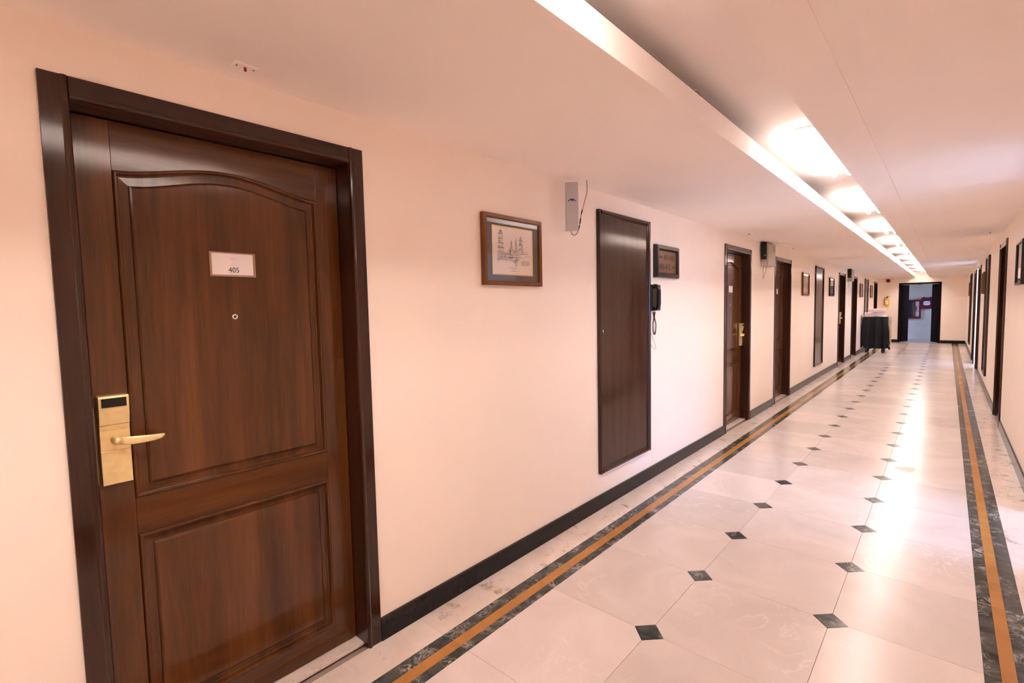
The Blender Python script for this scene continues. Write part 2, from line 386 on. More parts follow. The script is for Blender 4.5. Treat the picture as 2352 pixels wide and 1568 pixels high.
MB().box(ER+0.001, W-0.016, YE-0.014, YE-0.0005, 0.0005, 0.102).build('granite_slab', 'granite_black', eb)

# ------------------------------------------------------------------ side passages with daylight windows, off the right wall
def window(name, label, loc, rz, width, H):
    """window pane plane is local x = 0, outside is local +x, origin at the middle of its sill"""
    r = struct(empty(name, loc, rz), label); hw = width/2; t = 0.05
    f = MB()
    f.box(-0.03, 0.03, -hw, -hw+t, 0, H).box(-0.03, 0.03, hw-t, hw, 0, H).box(-0.03, 0.03, -hw+t, hw-t, 0, t).box(-0.03, 0.03, -hw+t, hw-t, H-t, H)
    f.build('window_frame', 'batten_white', r)
    MB().box(-0.02, 0.02, -0.02, 0.02, t, H-t).build('mullion', 'batten_white', r)
    for s in (-1, 1):
        a, b = (-hw+t, -0.02) if s < 0 else (0.02, hw-t)
        MB().box(-0.002, 0.002, a, b, t, H-t).build('pane', 'window_glass', r)
    portal('daylight_portal', (loc[0]+0.08*math.cos(rz), loc[1]+0.08*math.sin(rz), loc[2]+H/2), (0, PI/2, rz), H, width)
def passage(n, y0, y1, zt, depth, side_window):
    xe = W+TH+depth; xs = W+TH; pn = {'1': 'nearer', '2': 'farther'}[n]
    struct(MB().box(W+0.001, xe+0.1, y0-0.1, y1+0.1, -0.0118, -0.001).build('floor_passage', 'marble_white'), 'marble floor of the %s side passage off the right wall' % pn)
    struct(MB().box(xs, xe, y0-0.1, y1+0.1, HC, HC+0.1).build('ceiling_passage', 'paint_ceiling'), 'ceiling of the %s side passage off the right wall' % pn)
    struct(MB().box(xs, xe, y1, y1+0.1, 0, HC).build('wall_passage_far', 'plaster_white'), 'far white wall of the %s side passage' % pn)
    near, end = MB(), MB(); lb = 'tall white framed window lighting the %s side passage' % pn
    z0, z1 = 0.25, 2.05
    if side_window:
        a, b = xs+0.05, xe-0.05
        near.box(xs, a, y0-0.1, y0, 0, HC).box(b, xe, y0-0.1, y0, 0, HC).box(a, b, y0-0.1, y0, 0, z0).box(a, b, y0-0.1, y0, z1, HC)
        end.box(xe, xe+0.1, y0-0.1, y1+0.1, 0, HC+0.1)
        window('window_%s' % n, lb, ((a+b)/2, y0-0.05, z0), -PI/2, b-a, z1-z0)
    else:
        a, b = y0+0.06, y1-0.06
        near.box(xs, xe, y0-0.1, y0, 0, HC)
        end.box(xe, xe+0.1, y0-0.1, a, 0, HC+0.1).box(xe, xe+0.1, b, y1+0.1, 0, HC+0.1).box(xe, xe+0.1, a, b, 0, z0).box(xe, xe+0.1, a, b, z1, HC+0.1)
        window('window_%s' % n, lb, (xe+0.05, (a+b)/2, z0), 0.0, b-a, z1-z0)
    struct(near.build('wall_passage_near', 'plaster_white'), 'near white wall of the %s side passage' % pn)
    struct(end.build('wall_passage_end', 'plaster_white'), 'end wall of the %s side passage' % pn)
passage('1', *PASS[0], 2.0, False)
passage('2', *PASS[1], 0.8, True)

# ------------------------------------------------------------------ room beyond the end doorway
FY = 23.9; FX0, FX1 = -0.5, 2.9; y0 = YE+0.14
struct(MB().box(FX0-0.1, FX1+0.1, y0, FY+0.1, -0.1, -0.001).build('floor_far', 'far_floor'), 'grey floor of the room beyond the end doorway')
struct(MB().box(FX0-0.1, FX1+0.1, y0, FY+0.1, 2.6, 2.7).build('ceiling_far', 'paint_far'), 'ceiling of the room beyond the end doorway')
struct(MB().box(FX0-0.1, FX1+0.1, FY, FY+0.1, 0, 2.6).build('wall_far', 'paint_far'), 'pale grey wall of the room beyond the end doorway')
struct(MB().box(FX0-0.1, FX0, y0, FY, 0, 2.6).build('wall_far_left', 'paint_far'), 'left wall of the room beyond the end doorway')
wy0, wy1, wz0, wz1 = y0+0.5, FY-0.5, 1.2, 2.1
struct(MB().box(FX1, FX1+0.1, y0, wy0, 0, 2.6).box(FX1, FX1+0.1, wy1, FY, 0, 2.6).box(FX1, FX1+0.1, wy0, wy1, 0, wz0).box(FX1, FX1+0.1, wy0, wy1, wz1, 2.6).build('wall_far_right', 'paint_far'), 'right wall with window of the room beyond the end doorway')
window('window_3', 'white framed window lighting the room beyond the end doorway', (FX1+0.05, (wy0+wy1)/2, wz0), 0.0, wy1-wy0, wz1-wz0)
struct(MB().box(-TH-0.6, FX0-0.1, YE, y0, 0, 2.6).box(W+TH, FX1+0.1, YE, y0, 0, 2.6).build('wall_far_near', 'paint_far'), 'flanking walls beside the end doorway seen from the room beyond')

# ------------------------------------------------------------------ doors
def arch(t): return 0.052*max(0.0, math.sin(PI*t))**1.6
def panel_loops(x0, x1, z0, z1, arched, offs):
    N = 28; loops = []
    for o, d in offs:
        a, b = x0+o, x1-o; p = [(a, d, z0+o), (b, d, z0+o)]
        if arched:
            for i in range(N+1):
                t = 1-i/N; p.append((a+(b-a)*t, d, z1-o+arch(t)))
        else: p += [(b, d, z1-o), (a, d, z1-o)]
        loops.append(p)
    return loops
def lever(mb, side):
    """side=+1: lever points to +x"""
    loops = []; n = 12
    path = [(0.0, -0.040), (0.012, -0.052), (0.03, -0.057), (0.06, -0.057), (0.09, -0.054), (0.112, -0.047), (0.122, -0.040)]
    hh = [0.0115, 0.0130, 0.0130, 0.0120, 0.0100, 0.0075, 0.004]
    for (x, y), q in zip(path, hh):
        zc = -0.011*(x/0.12)+(0.0125-q)*0.7
        loops.append([(side*x+0.0, y+0.0035*math.sin(2*PI*k/n), zc+q*math.cos(2*PI*k/n)) for k in range(n)])
    mb.rings(loops, True, True); mb.f.append(tuple(len(mb.v)-n*len(path)+k for k in range(n))); mb.sm.append(False)
def make_door(name, root, label, handle, number=None, detail=True, mat='wood_door'):
    """local: x to the right seen from the corridor, y into the wall, z up; origin at floor, middle of the frame"""
    struct(root, label)
    hw = DW/2; fw = 0.063; D = 0.19
    pf = [(0, -0.010), (0.044, -0.010), (0.047, -0.013), (0.053, -0.0155), (0.059, -0.013), (0.0625, -0.006), (fw, 0.0), (fw, D), (0, D)]
    zb = 0.0005
    MB().prism([(-hw+0.0005+p[0], p[1]) for p in pf], lambda p, t: (p[0], p[1], t), zb, DH-0.0005).build('frame_jamb', 'wood_frame', root)
    MB().prism([(hw-0.0005-p[0], p[1]) for p in pf], lambda p, t: (p[0], p[1], t), zb, DH-0.0005).build('frame_jamb', 'wood_frame', root)
    MB().prism([(DH-0.0005-p[0], p[1]+0.0004) for p in pf], lambda p, t: (t, p[1], p[0]), -hw+fw, hw-fw).build('frame_head', 'wood_frame_head', root)
    MB().box(-hw+fw, hw-fw, 0.030, D, 0.0, 0.013).build('threshold', 'marble_edge', root, bevel=0.002)
    lw = hw-fw-0.003; z0, z1 = 0.017, DH-fw-0.004; F = 0.090
    leaf = MB().box(-lw, lw, F+0.014, F+0.046, z0, z1).build('leaf', mat, root)
    st = 0.095; px = lw-st
    lp0, lp1, up0, up1 = 0.118, 0.752, 0.872, 1.898
    for s in (-1, 1):
        a, b = (-lw, -px-0.0006) if s < 0 else (px+0.0006, lw)
        MB().box(a, b, F, F+0.0138, z0, z1).build('stile', mat, leaf, bevel=0.0012 if detail else 0)
    MB().box(-px, px, F, F+0.0138, z0, lp0-0.0005).build('rail', 'wood_rail', leaf)
    MB().box(-px, px, F, F+0.0138, lp1+0.0005, up0-0.0005).build('rail', 'wood_rail', leaf)
    top = [(-px, z1), (px, z1)] + [(-px+2*px*(1-i/28), up1+arch(1-i/28)) for i in range(29)]
    MB().prism(top, lambda p, t: (p[0], t, p[1]), F, F+0.0138).build('rail', 'wood_rail', leaf)
    offs = [(0.0, F+0.012), (0.0005, F-0.003), (0.004, F-0.0065), (0.009, F-0.0055), (0.0115, F+0.002), (0.012, F+0.012), (0.016, F+0.0135), (0.039, F+0.0125), (0.0405, F+0.004), (0.046, F+0.0005), (0.049, F)]
    if not detail: offs = [(0.0, F+0.012), (0.001, F-0.004), (0.010, F-0.004), (0.014, F+0.011), (0.044, F+0.008), (0.047, F+0.002)]
    MB().rings(panel_loops(-px, px, up0, up1, True, offs)).build('panel', mat, leaf)
    MB().rings(panel_loops(-px, px, lp0, lp1, False, offs)).build('panel', mat, leaf)
    # lock
    lx = handle*(lw-0.052); lz = 1.074
    prof = [(-0.138, 0.002), (-0.138, -0.018), (-0.136, -0.020), (-0.034, -0.020), (-0.0325, -0.0185), (-0.031, -0.020), (0.030, -0.021), (0.046, -0.024), (0.050, -0.0285), (0.092, -0.036), (0.132, -0.040), (0.138, -0.036), (0.138, 0.002)]
    lock = MB().prism(prof, lambda p, t: (t, p[1], p[0]), -0.037, 0.037).build('lock', 'brass', root, bevel=0.0012)
    lock.location = (lx, F-0.002, lz)
    tag(lock, 'worn brass card lock')
    MB().box(-0.030, 0.030, -0.0415, -0.030, 0.104, 0.131).build('card_slot', 'black_plastic', lock)
    MB().lathe([(0.012, -0.020), (0.012, -0.052)], 16, (0, 0, 0), 'Y').build('spindle', 'brass', lock)
    mb = MB(); lever(mb, -handle); mb.build('lever', 'brass', lock)
    # number plate and door viewer
    pl = MB(); a, c = 0.075, 0.043; t = 0.006
    pl.box(-a, a, -0.004, 0.0, -c, c).box(-a, a, -0.008, -0.004, c-t*.6, c).box(-a, a, -0.008, -0.004, -c, -c+t).box(-a, -a+t, -0.008, -0.004, -c+t, c-t*.6).box(a-t, a, -0.008, -0.004, -c+t, c-t*.6)
    plate = pl.build('number_plate', 'brass_clear', root); plate.location = (0.002, F+0.0015, 1.628)
    MB().box(-a+t+0.001, a-t-0.001, -0.0055, -0.0041, -c+t+0.0005, c-t*.6-0.0005).build('card', 'card_white', plate)
    if number:
        text_mesh('digits', number, 0.0255, 'ink', plate, (0.002, -0.0060, -0.0275), sx=0.95)
        mb = MB()
        mb.tube([(-0.009+0.018*i/8, -0.0058, 0.0205+0.003*math.sin(PI*i/8)) for i in range(9)], 0.0005, 5)
        mb.tube([(-0.007+0.014*i/8, -0.0058, 0.0175+0.0012*math.sin(3*PI*i/8)) for i in range(9)], 0.0005, 5)
        mb.build('emblem', 'ink_faint', plate)
    v = MB().lathe([(0.0105, 0.004), (0.0105, -0.002), (0.0085, -0.0045), (0.0055, -0.0045), (0.0050, -0.002)], 20, (0, 0, 0), 'Y').build('door_viewer', 'chrome', root)
    v.location = (0.0, F+0.002, 1.442)
    MB().lathe([(0.0048, 0.0), (0.0048, -0.0032), (0.002, -0.0045)], 16, (0, 0, 0), 'Y').build('lens', 'black_plastic', v)
plain('brass_clear', (0.36, 0.22, 0.13), 0.25, coat=0.4)
dl = ['dark varnished wooden door with the white card reading 405 in the foreground',
      'dark wooden door between the phone and the grey cabinet on the long wall',
      'dark wooden door just past the first grey cabinet on the long wall',
      'dark wooden door with brass lock before the small farther cabinet on the long wall',
      'dark wooden door past the farther cabinet, beside the housekeeping cart',
      'dark wooden door behind the housekeeping cart, last before the end wall']
hs = [-1, 1, -1, 1, -1, -1]
n = 0
for i, y in enumerate(left_doors):
    n += 1
    make_door('d', on_left('door_%d' % n, y+DW/2, 0), dl[i], hs[i], '405' if i == 0 else None, detail=i < 3)
dr = ['black looking wooden door nearest on the right wall with brass lever', 'dark wooden door on the right wall before the bright side passage', 'dark wooden door on the right wall just past the bright side passage']
for i, y in enumerate(right_doors):
    n += 1
    make_door('d', on_right('door_%d' % n, y+DW/2, 0), dr[i], [1, -1, 1][i], None, detail=False)

# end double door, leaves swung into the room beyond
n += 1
r = struct(on_end('door_%d' % n, (EL+ER)/2, 0), 'dark double door standing open at the far end of the corridor')
hw = (ER-EL)/2; fw = 0.06
for s in (-1, 1):
    a, b = (-hw+0.0005, -hw+fw) if s < 0 else (hw-fw, hw-0.0005)
    MB().box(a, b, -0.015, 0.155, 0.0005, ET-0.0005).build('frame_jamb', 'dark_door', r, bevel=0.004)
MB().box(-hw+fw, hw-fw, -0.015, 0.155, ET-0.055, ET-0.0005).build('frame_head', 'dark_door', r, bevel=0.004)
MB().box(-0.05, 0.06, -0.03, -0.0155, ET-0.075, ET-0.05).build('door_stop', 'black_plastic', r, bevel=0.003)
for s in (-1, 1):
    L = 0.50
    lf = MB().box(0, L, -0.02, 0.02, 0.012, ET-0.06).build('leaf', 'dark_door', r)
    lf.location = (s*(hw-fw-0.002), 0.19, 0); lf.rotation_euler = (0, 0, math.radians(70) if s < 0 else math.radians(110))
    for z0, z1 in ((0.2, 0.9), (1.05, 1.9)):
        yy = -1 if s < 0 else 1
        MB().rings([[(0.07, yy*0.0202, z0), (L-0.07, yy*0.0202, z0), (L-0.07, yy*0.0202, z1), (0.07, yy*0.0202, z1)], [(0.085, yy*0.028, z0+0.015), (L-0.085, yy*0.028, z0+0.015), (L-0.085, yy*0.028, z1-0.015), (0.085, yy*0.028, z1-0.015)]]).build('panel', 'dark_door', lf)

# ------------------------------------------------------------------ service hatches
def make_hatch(root, label, w=0.78, z0=0.258, z1=2.125, latch=True):
    tag(root, label, 'hatch', 'tall wooden service hatches')
    hw = w/2; H = z1-z0; fw = 0.036
    pf = [(0, 0), (0, -0.022), (0.004, -0.027), (0.016, -0.027), (0.024, -0.022), (0.028, -0.016), (fw, -0.013), (fw, 0)]
    MB().prism([(-hw+p[0], p[1]) for p in pf], lambda p, t: (p[0], p[1], t), 0, H).build('frame_side', 'wood_frame', root)
    MB().prism([(hw-p[0], p[1]) for p in pf], lambda p, t: (p[0], p[1], t), 0, H).build('frame_side', 'wood_frame', root)
    MB().prism([(p[0], p[1]) for p in pf], lambda p, t: (t, p[1], p[0]), -hw+fw*.9, hw-fw*.9).build('frame_rail', 'wood_frame_head', root)
    MB().prism([(H-p[0], p[1]) for p in pf], lambda p, t: (t, p[1], p[0]), -hw+fw*.9, hw-fw*.9).build('frame_rail', 'wood_frame_head', root)
    MB().box(-hw+fw+0.001, hw-fw-0.001, -0.010, -0.0005, fw+0.001, H-fw-0.001).build('leaf', 'wood_hatch', root)
    if latch:
        k = MB().lathe([(0.006, 0), (0.006, -0.003), (0.003, -0.003)], 14, (0, 0, 0), 'Y').build('keyhole', 'chrome', root); k.scale = (0.8, 1, 1.8); k.location = (-hw+fw+0.022, -0.0105, 1.02)
hl = [(2.9526, 'tall brown service hatch between the sketch picture and the black phone'), (10.45, 'tall brown service hatch between two small pictures, midway along the long wall'), (17.66, 'tall brown service hatch partly hidden behind the housekeeping cart')]
for i, (y, lb) in enumerate(hl): make_hatch(on_left('service_hatch', y+0.39, 0.258), lb, latch=i == 0)
for y, lb in ((10.45, 'tall brown service hatch on the right wall between brown picture and nearest door'), (17.6, 'tall narrow looking service hatch farthest along the right wall')):
    make_hatch(on_right('service_hatch', y+0.39, 0.258), lb, latch=False)

# ------------------------------------------------------------------ pictures
def frame_mesh(w, h, fw, d0, d1, bead=0.004):
    """mitred picture frame, outer size w x h, front at -d1, back at -d0"""
    mb = MB(); prof = [(0, -d0), (0, -d1+bead), (bead, -d1), (fw-bead, -d1), (fw, -d1+bead*1.5), (fw, -d0)]
    loops = []
    for o, d in prof:
        a, b = w/2-o, h/2-o; loops.append([(-a, d, -b), (a, d, -b), (a, d, b), (-a, d, b)])
    loops.append(loops[0]); mb.rings(loops, False); return mb
def strokes(lines, wd, y):
    mb = MB()
    for ln in lines:
        for (x0, z0), (x1, z1) in zip(ln, ln[1:]):
            dx, dz = x1-x0, z1-z0; l = math.hypot(dx, dz)
            if l < 1e-6: continue
            nx, nz = -dz/l*wd/2, dx/l*wd/2
            mb.add([(x0+nx, y, z0+nz), (x0-nx, y, z0-nz), (x1-nx, y, z1-nz), (x1+nx, y, z1+nz)], [(0, 1, 2, 3)])
    return mb
def sketch(w, h, rnd):
    """ink sketch of a skyline with towers and spires; x in -w/2..w/2, z in -h/2..h/2"""
    L = []
    def P(u, v): return ((u-0.5)*w, (v-0.5)*h)
    def jl(a, b, n=4, j=0.004):
        L.append([P(a[0]+(b[0]-a[0])*i/n+rnd.uniform(-j, j), a[1]+(b[1]-a[1])*i/n+rnd.uniform(-j, j)) for i in range(n+1)])
    def tower(u, base, top, wd, tiers):
        for k in range(tiers):
            a = base+(top-base)*k/tiers; b = base+(top-base)*(k+1)/tiers; ww = wd*(1-0.35*k/tiers)
            jl((u-ww, a), (u-ww*.9, b)); jl((u+ww, a), (u+ww*.9, b)); jl((u-ww*.4, a), (u-ww*.4, b)); jl((u+ww*.35, a), (u+ww*.35, b))
            for _ in range(3): jl((u-ww*1.25, b+rnd.uniform(-.008, .008)), (u+ww*1.25, b+rnd.uniform(-.012, .004)), 5)
            for _ in range(5):
                q = u+rnd.uniform(-ww, ww); jl((q, a+.01), (q, a+(b-a)*rnd.uniform(.3, .9)), 2)
        for q in range(9):
            t0, t1 = q/9, (q+1)/9
            f = lambda t: (u-wd*.75*math.cos(PI*t/2*0+PI*t), top+0.075*math.sin(PI*t))
            jl(f(t0), f(t1), 1, .002)
        for _ in range(7):
            q = u+rnd.uniform(-wd*.6, wd*.6); jl((q, top), (u+(q-u)*.3, top+0.07), 2)
        jl((u, top+.07), (u, top+.11), 1)
    tower(0.19, 0.46, 0.86, 0.060, 4)
    tower(0.70, 0.46, 0.76, 0.050, 3)
    for u, tp, wd in ((0.455, 0.74, .045), (0.575, 0.80, .04)):
        jl((u-wd, .50), (u, tp)); jl((u+wd, .50), (u, tp)); jl((u-wd*.5, .5), (u, tp)); jl((u+wd*.4, .5), (u, tp))
        for k in range(7):
            v = .5+(tp-.5)*k/8; ww = wd*(1-k/8); jl((u-ww, v), (u+ww, v+.01), 3)
        for _ in range(10):
            q = u+rnd.uniform(-wd*1.6, wd*1.6); jl((q, .44), (q, .44+rnd.uniform(.03, .12)), 2)
    for k in range(9): jl((.10, .30+.02*k), (.10+rnd.uniform(.3, .5), .30+.021*k+rnd.uniform(-.01, .01)), 8)
    for k in range(38):
        u = rnd.uniform(.10, .66); v = rnd.uniform(.26, .42); jl((u, v), (u+rnd.uniform(-.01, .01), v+rnd.uniform(.03, .08)), 2)
    for k in range(16):
        u = rnd.uniform(.42, .62); jl((u, rnd.uniform(.2, .3)), (u+rnd.uniform(-.02, .03), rnd.uniform(.28, .4)), 2)
    jl((.42, .40), (.76, .46), 6); jl((.42, .405), (.80, .47), 6); jl((.44, .36), (.70, .40), 6)
    jl((.76, .47), (.82, .53)); jl((.82, .53), (.89, .46)); jl((.89, .46), (.76, .47)); jl((.80, .41), (.95, .42), 6)
    for q in range(10):
        a0, a1 = PI*q/10, PI*(q+1)/10
        jl((.72+.075*math.cos(a0), .29+.09*math.sin(a0)), (.72+.075*math.cos(a1), .29+.09*math.sin(a1)), 1, .002)
    for k in range(4): jl((.70, .21+.028*k), (.93, .22+.028*k), 5)
    for k in range(5): jl((.72+.05*k, .21), (.72+.05*k, .30), 3)
    jl((.52, .175), (.60, .215), 3); jl((.55, .18), (.60, .20), 2)
    jl((.38, .135), (.60, .13), 8, .002); jl((.46, .095), (.54, .095), 5, .002); jl((.42, .06), (.58, .058), 6, .002)
    return L
def make_picture(root, label, w, h, fmat, matm, fw=0.024, mat_w=0.055, ink=True, gold=True, cat='picture', seed=1):
    tag(root, label, cat, 'framed pictures on the corridor walls')
    frame_mesh(w, h, fw, 0.0008, 0.030).build('frame', fmat, root)
    a, b = w/2-fw, h/2-fw
    MB().box(-a, a, -0.012, -0.001, -b, b).build('mat_board', matm, root)
    pa, pb = a-mat_w, b-mat_w*0.72
    if gold: frame_mesh(2*pa+0.012, 2*pb+0.012, 0.006, 0.012, 0.0150, 0.001).build('slip', 'gold', root)
    p = MB().box(-pa, pa, -0.0135, -0.0121, -pb, pb).build('print', 'paper', root)
    if ink: strokes(sketch(2*pa, 2*pb, random.Random(seed)), 0.0016, -0.0137).build('ink_drawing', 'ink', p)
    MB().box(-a, a, -0.0205, -0.0185, -b, b).build('glass', 'glass', root)
make_picture(on_left('framed_picture', 2.062, 1.768), 'wood framed ink sketch of towers and spires near the foreground door', 0.485, 0.378, 'wood_picture', 'mat_brown')
make_picture(on_left('framed_picture', 9.60, 1.768), 'small framed picture between a door and the second service hatch', 0.50, 0.38, 'wood_picture', 'mat_grey', seed=2)
make_picture(on_left('framed_picture', 12.12, 1.768), 'small dark framed picture just past the second service hatch', 0.50, 0.38, 'frame_black', 'mat_grey', seed=3)
make_picture(on_left('framed_picture', 16.82, 1.768), 'small framed picture above the near side of the housekeeping cart', 0.50, 0.38, 'wood_picture', 'paper', seed=4, gold=False)
make_picture(on_left('framed_picture', 19.28, 1.768), 'small framed picture between the last hatch and last door of long wall', 0.50, 0.38, 'wood_picture', 'mat_grey', seed=5, gold=False)
make_picture(on_right('framed_picture', 6.115, 1.756), 'dark framed picture cut off by the right edge of the photo', 0.49, 0.38, 'frame_black', 'mat_grey', seed=6, gold=False)
make_picture(on_right('framed_picture', 11.95, 1.73), 'brown framed picture on the right wall past the hatch', 0.50, 0.38, 'wood_picture', 'mat_brown', seed=7)
make_picture(on_right('framed_picture', 19.0, 1.74), 'brown framed picture farthest along the right wall', 0.50, 0.38, 'wood_picture', 'mat_brown', seed=8)

# ------------------------------------------------------------------ room number sign
r = tag(on_left('direction_sign', 4.055, 1.823), 'dark framed brown sign with arrows to rooms 401-405 and 406-415', 'sign')
frame_mesh(0.452, 0.272, 0.045, 0.0008, 0.038, 0.012).build('frame', 'frame_black', r)
pn = MB().box(-0.181, 0.181, -0.018, -0.001, -0.091, 0.091).build('panel', 'sign_brown', r)
def sign_arrow(x, z, d, nm):
    MB().add([(x-d*0.034, -0.0186, z-0.007), (x-d*0.034, -0.0186, z+0.007), (x+d*0.006, -0.0186, z+0.007), (x+d*0.006, -0.0186, z+0.016), (x+d*0.034, -0.0186, z), (x+d*0.006, -0.0186, z-0.016), (x+d*0.006, -0.0186, z-0.007)], [tuple(range(7))]).build(nm, 'sign_ink', pn)
sign_arrow(-0.138, 0.040, -1, 'arrow'); text_mesh('lettering', '401-405', 0.074, 'sign_ink', pn, (0.042, -0.0186, 0.014), sx=0.86)
sign_arrow(0.138, -0.040, 1, 'arrow'); text_mesh('lettering', '406-415', 0.074, 'sign_ink', pn, (-0.040, -0.0186, -0.066), sx=0.86)

# ------------------------------------------------------------------ wall phone
r = tag(on_left('wall_phone', 3.815, 1.515), 'black wall telephone with coiled cord beside the service hatch', 'telephone')
MB().rings([[(-sx*q, d, -0.105*z), (sx*q, d, -0.105*z), (sx*q, d, 0.11*z), (-sx*q, d, 0.11*z)] for sx, q, d, z in ((0.088, 1, -0.001, 1), (0.088, 1, -0.028, 1), (0.082, 1, -0.036, .96))]).build('base', 'black_plastic', r, bevel=0.008)
kp = MB().box(-0.008, 0.072, -0.040, -0.0355, -0.075, 0.050).build('keypad', 'black_plastic', r, bevel=0.002)
for i in range(4):
    for j in range(3): MB().box(0.002+j*0.023, 0.018+j*0.023, -0.0435, -0.0395, -0.062+i*0.027, -0.046+i*0.027).build('key', 'grey_dark' if 'grey_dark' in M else 'frame_black', kp)
hs_ = MB()
path = [(-0.052, -0.048, 0.112), (-0.052, -0.070, 0.095), (-0.052, -0.082, 0.06), (-0.052, -0.082, 0.0), (-0.052, -0.082, -0.05), (-0.052, -0.070, -0.088), (-0.052, -0.048, -0.104)]
loops = []
for (x, y, z), wd in zip(path, (0.022, 0.027, 0.022, 0.019, 0.022, 0.027, 0.022)):
    loops.append([(x+wd*math.cos(2*PI*k/12), y+0.014*math.sin(2*PI*k/12), z) for k in range(12)])
hs_.rings(loops, True, True).f.append(tuple(range(12))); hs_.sm.append(False)
hs_.build('handset', 'black_plastic', r)
for z in (0.075, -0.100): MB().box(-0.073, -0.031, -0.056, -0.034, z, z+0.025).build('cradle', 'black_plastic', r, bevel=0.003)
coil = []
ctrl = [(-0.052, -0.045, -0.112), (-0.040, -0.035, -0.150), (-0.048, -0.03, -0.20), (-0.052, -0.03, -0.26), (-0.030, -0.03, -0.30), (-0.008, -0.03, -0.27), (-0.004, -0.03, -0.21), (-0.020, -0.025, -0.16), (-0.030, -0.02, -0.115)]
def spline(ctrl, n):
    P = [Vector(c) for c in ctrl]; P = [P[0]*2-P[1]]+P+[P[-1]*2-P[-2]]; out = []
    for i in range(1, len(P)-2):
        for k in range(n):
            t = k/n; a, b, c, d = P[i-1:i+3]
            out.append(0.5*((2*b)+(c-a)*t+(2*a-5*b+4*c-d)*t*t+(3*b-a-3*c+d)*t**3))
    out.append(P[-2]); return out
sp = spline(ctrl, 40)
for i, p in enumerate(sp):
    a = i*0.9; coil.append(p+Vector((math.cos(a)*0.005, math.sin(a)*0.005, 0)))
MB().tube(coil, 0.0024, 5).build('coiled_cord', 'black_plastic', r)
MB().tube(spline([(-0.06, -0.012, -0.104), (-0.082, -0.01, -0.15), (-0.075, -0.008, -0.22), (-0.04, -0.008, -0.30), (0.02, -0.008, -0.37), (0.045, -0.008, -0.415), (0.03, -0.008, -0.425), (-0.03, -0.008, -0.40), (-0.07, -0.008, -0.35), (-0.07, -0.008, -0.30)], 8), 0.0016, 6).build('line_cord', 'cable_grey', r)

# ------------------------------------------------------------------ wireless bridge near the ceiling
r = tag(empty('wireless_bridge', (0.085, 2.535, 2.070), math.radians(38)), 'slim pale grey wireless box with dark winged emblem near the ceiling', 'wireless box')
MB().rings([[(-0.040*q, d, -0.147*z), (0.040*q, d, -0.147*z), (0.040*q, d, 0.147*z), (-0.040*q, d, 0.147*z)] for q, d, z in ((0.9, 0.016, .99), (1, 0.010, 1), (1, -0.010, 1), (0.94, -0.0155, .985), (0.86, -0.0165, .97))]).add([(-0.036, 0.016, -0.1455), (0.036, 0.016, -0.1455), (0.036, 0.016, 0.1455), (-0.036, 0.016, 0.1455)], [(0, 1, 2, 3)]).build('casing', 'grey_plastic', r)
MB().box(-0.0345, 0.0345, -0.0172, -0.0160, -0.100, -0.0985).build('cover_seam', 'box_grey', r)
em = MB(); pts = []
L_ = [[(-0.024, 0.030), (-0.018, 0.034), (-0.010, 0.0415), (0.0, 0.043), (0.010, 0.0415), (0.018, 0.034), (0.024, 0.031)], [(-0.012, 0.039), (-0.002, 0.036), (0.004, 0.031)], [(-0.004, 0.042), (0.002, 0.033)], [(0.004, 0.042), (0.006, 0.034), (0.014, 0.038)]]
strokes(L_, 0.0050, -0.0172).build('emblem', 'logo_blue', r)
MB().tube([(0, 0.016, 0.05), (-0.02, 0.062, 0.05)], 0.012, 8).build('mount', 'grey_plastic', r)
cb = MB(); cpath = spline([(-0.006, 0.0, -0.147), (-0.004, 0.0, -0.162), (0.008, -0.002, -0.174), (0.020, 0.0, -0.172), (0.035, 0.0, -0.155), (0.048, 0.002, -0.11), (0.055, 0.004, -0.06), (0.065, 0.006, -0.02), (0.085, 0.010, 0.05), (0.096, 0.012, 0.10), (0.094, 0.012, 0.158)], 8)
cb.tube(cpath, 0.0022, 6).build('cable', 'cable_brown', r)
for t in (34, 41, 51): 
    a, b = cpath[t], cpath[min(t+5, len(cpath)-1)]
    MB().tube([a, b], 0.0040, 8).build('connector', 'black_plastic', r)

# ------------------------------------------------------------------ grey wall cabinets
def wall_cabinet(y, z, label, detail=True):
    r = tag(on_left('equipment_cabinet', y, z), label, 'cabinet', 'grey equipment cabinets under the ceiling')
    w_, h_, d_ = 0.185, 0.145, 0.085
    body = MB().box(-w_, w_, -d_, -0.001, -h_, h_).build('body', 'box_grey', r, bevel=0.006)
    MB().box(-w_+0.008, w_-0.008, -d_-0.006, -d_-0.0003, -h_+0.008, h_-0.008).build('cover', 'box_grey', r, bevel=0.003)
    MB().tube([(0.12+0.035*math.cos(a*PI/8), -d_-0.008, 0.08+0.03*math.sin(a*PI/8)) for a in range(3, 14)], 0.003, 6).build('latch_ring', 'cable_brown', r)
    rt = MB().box(-w_-0.034, -w_-0.001, -d_+0.005, -0.015, -h_+0.08, h_+0.01).build('modem', 'black_plastic', r, bevel=0.004)
    MB().box(-w_-0.036, -w_-0.0335, -d_+0.012, -d_+0.03, -0.02, -0.01).build('status_light', 'grey_plastic', rt)
    MB().tube(spline([(-w_-0.02, -0.04, h_+0.01), (-w_-0.01, -0.03, h_+0.03), (-w_+0.02, -0.012, h_+0.06), (-w_+0.05, -0.010, 2.247-z)], 6), 0.004, 6).build('feed_cable', 'cable_brown', r)
    MB().tube(spline([(-w_+0.02, -0.03, -h_), (-w_+0.02, -0.028, -h_-0.09), (-w_+0.06, -0.02, -h_-0.16), (-w_+0.11, -0.02, -h_-0.12), (-w_+0.14, -0.03, -h_-0.05), (-w_+0.14, -0.04, -h_)], 8), 0.003, 6).build('looped_cable', 'cable_grey', r)
wall_cabinet(7.12, 2.085, 'grey equipment cabinet with looped cable between the second and third doors')
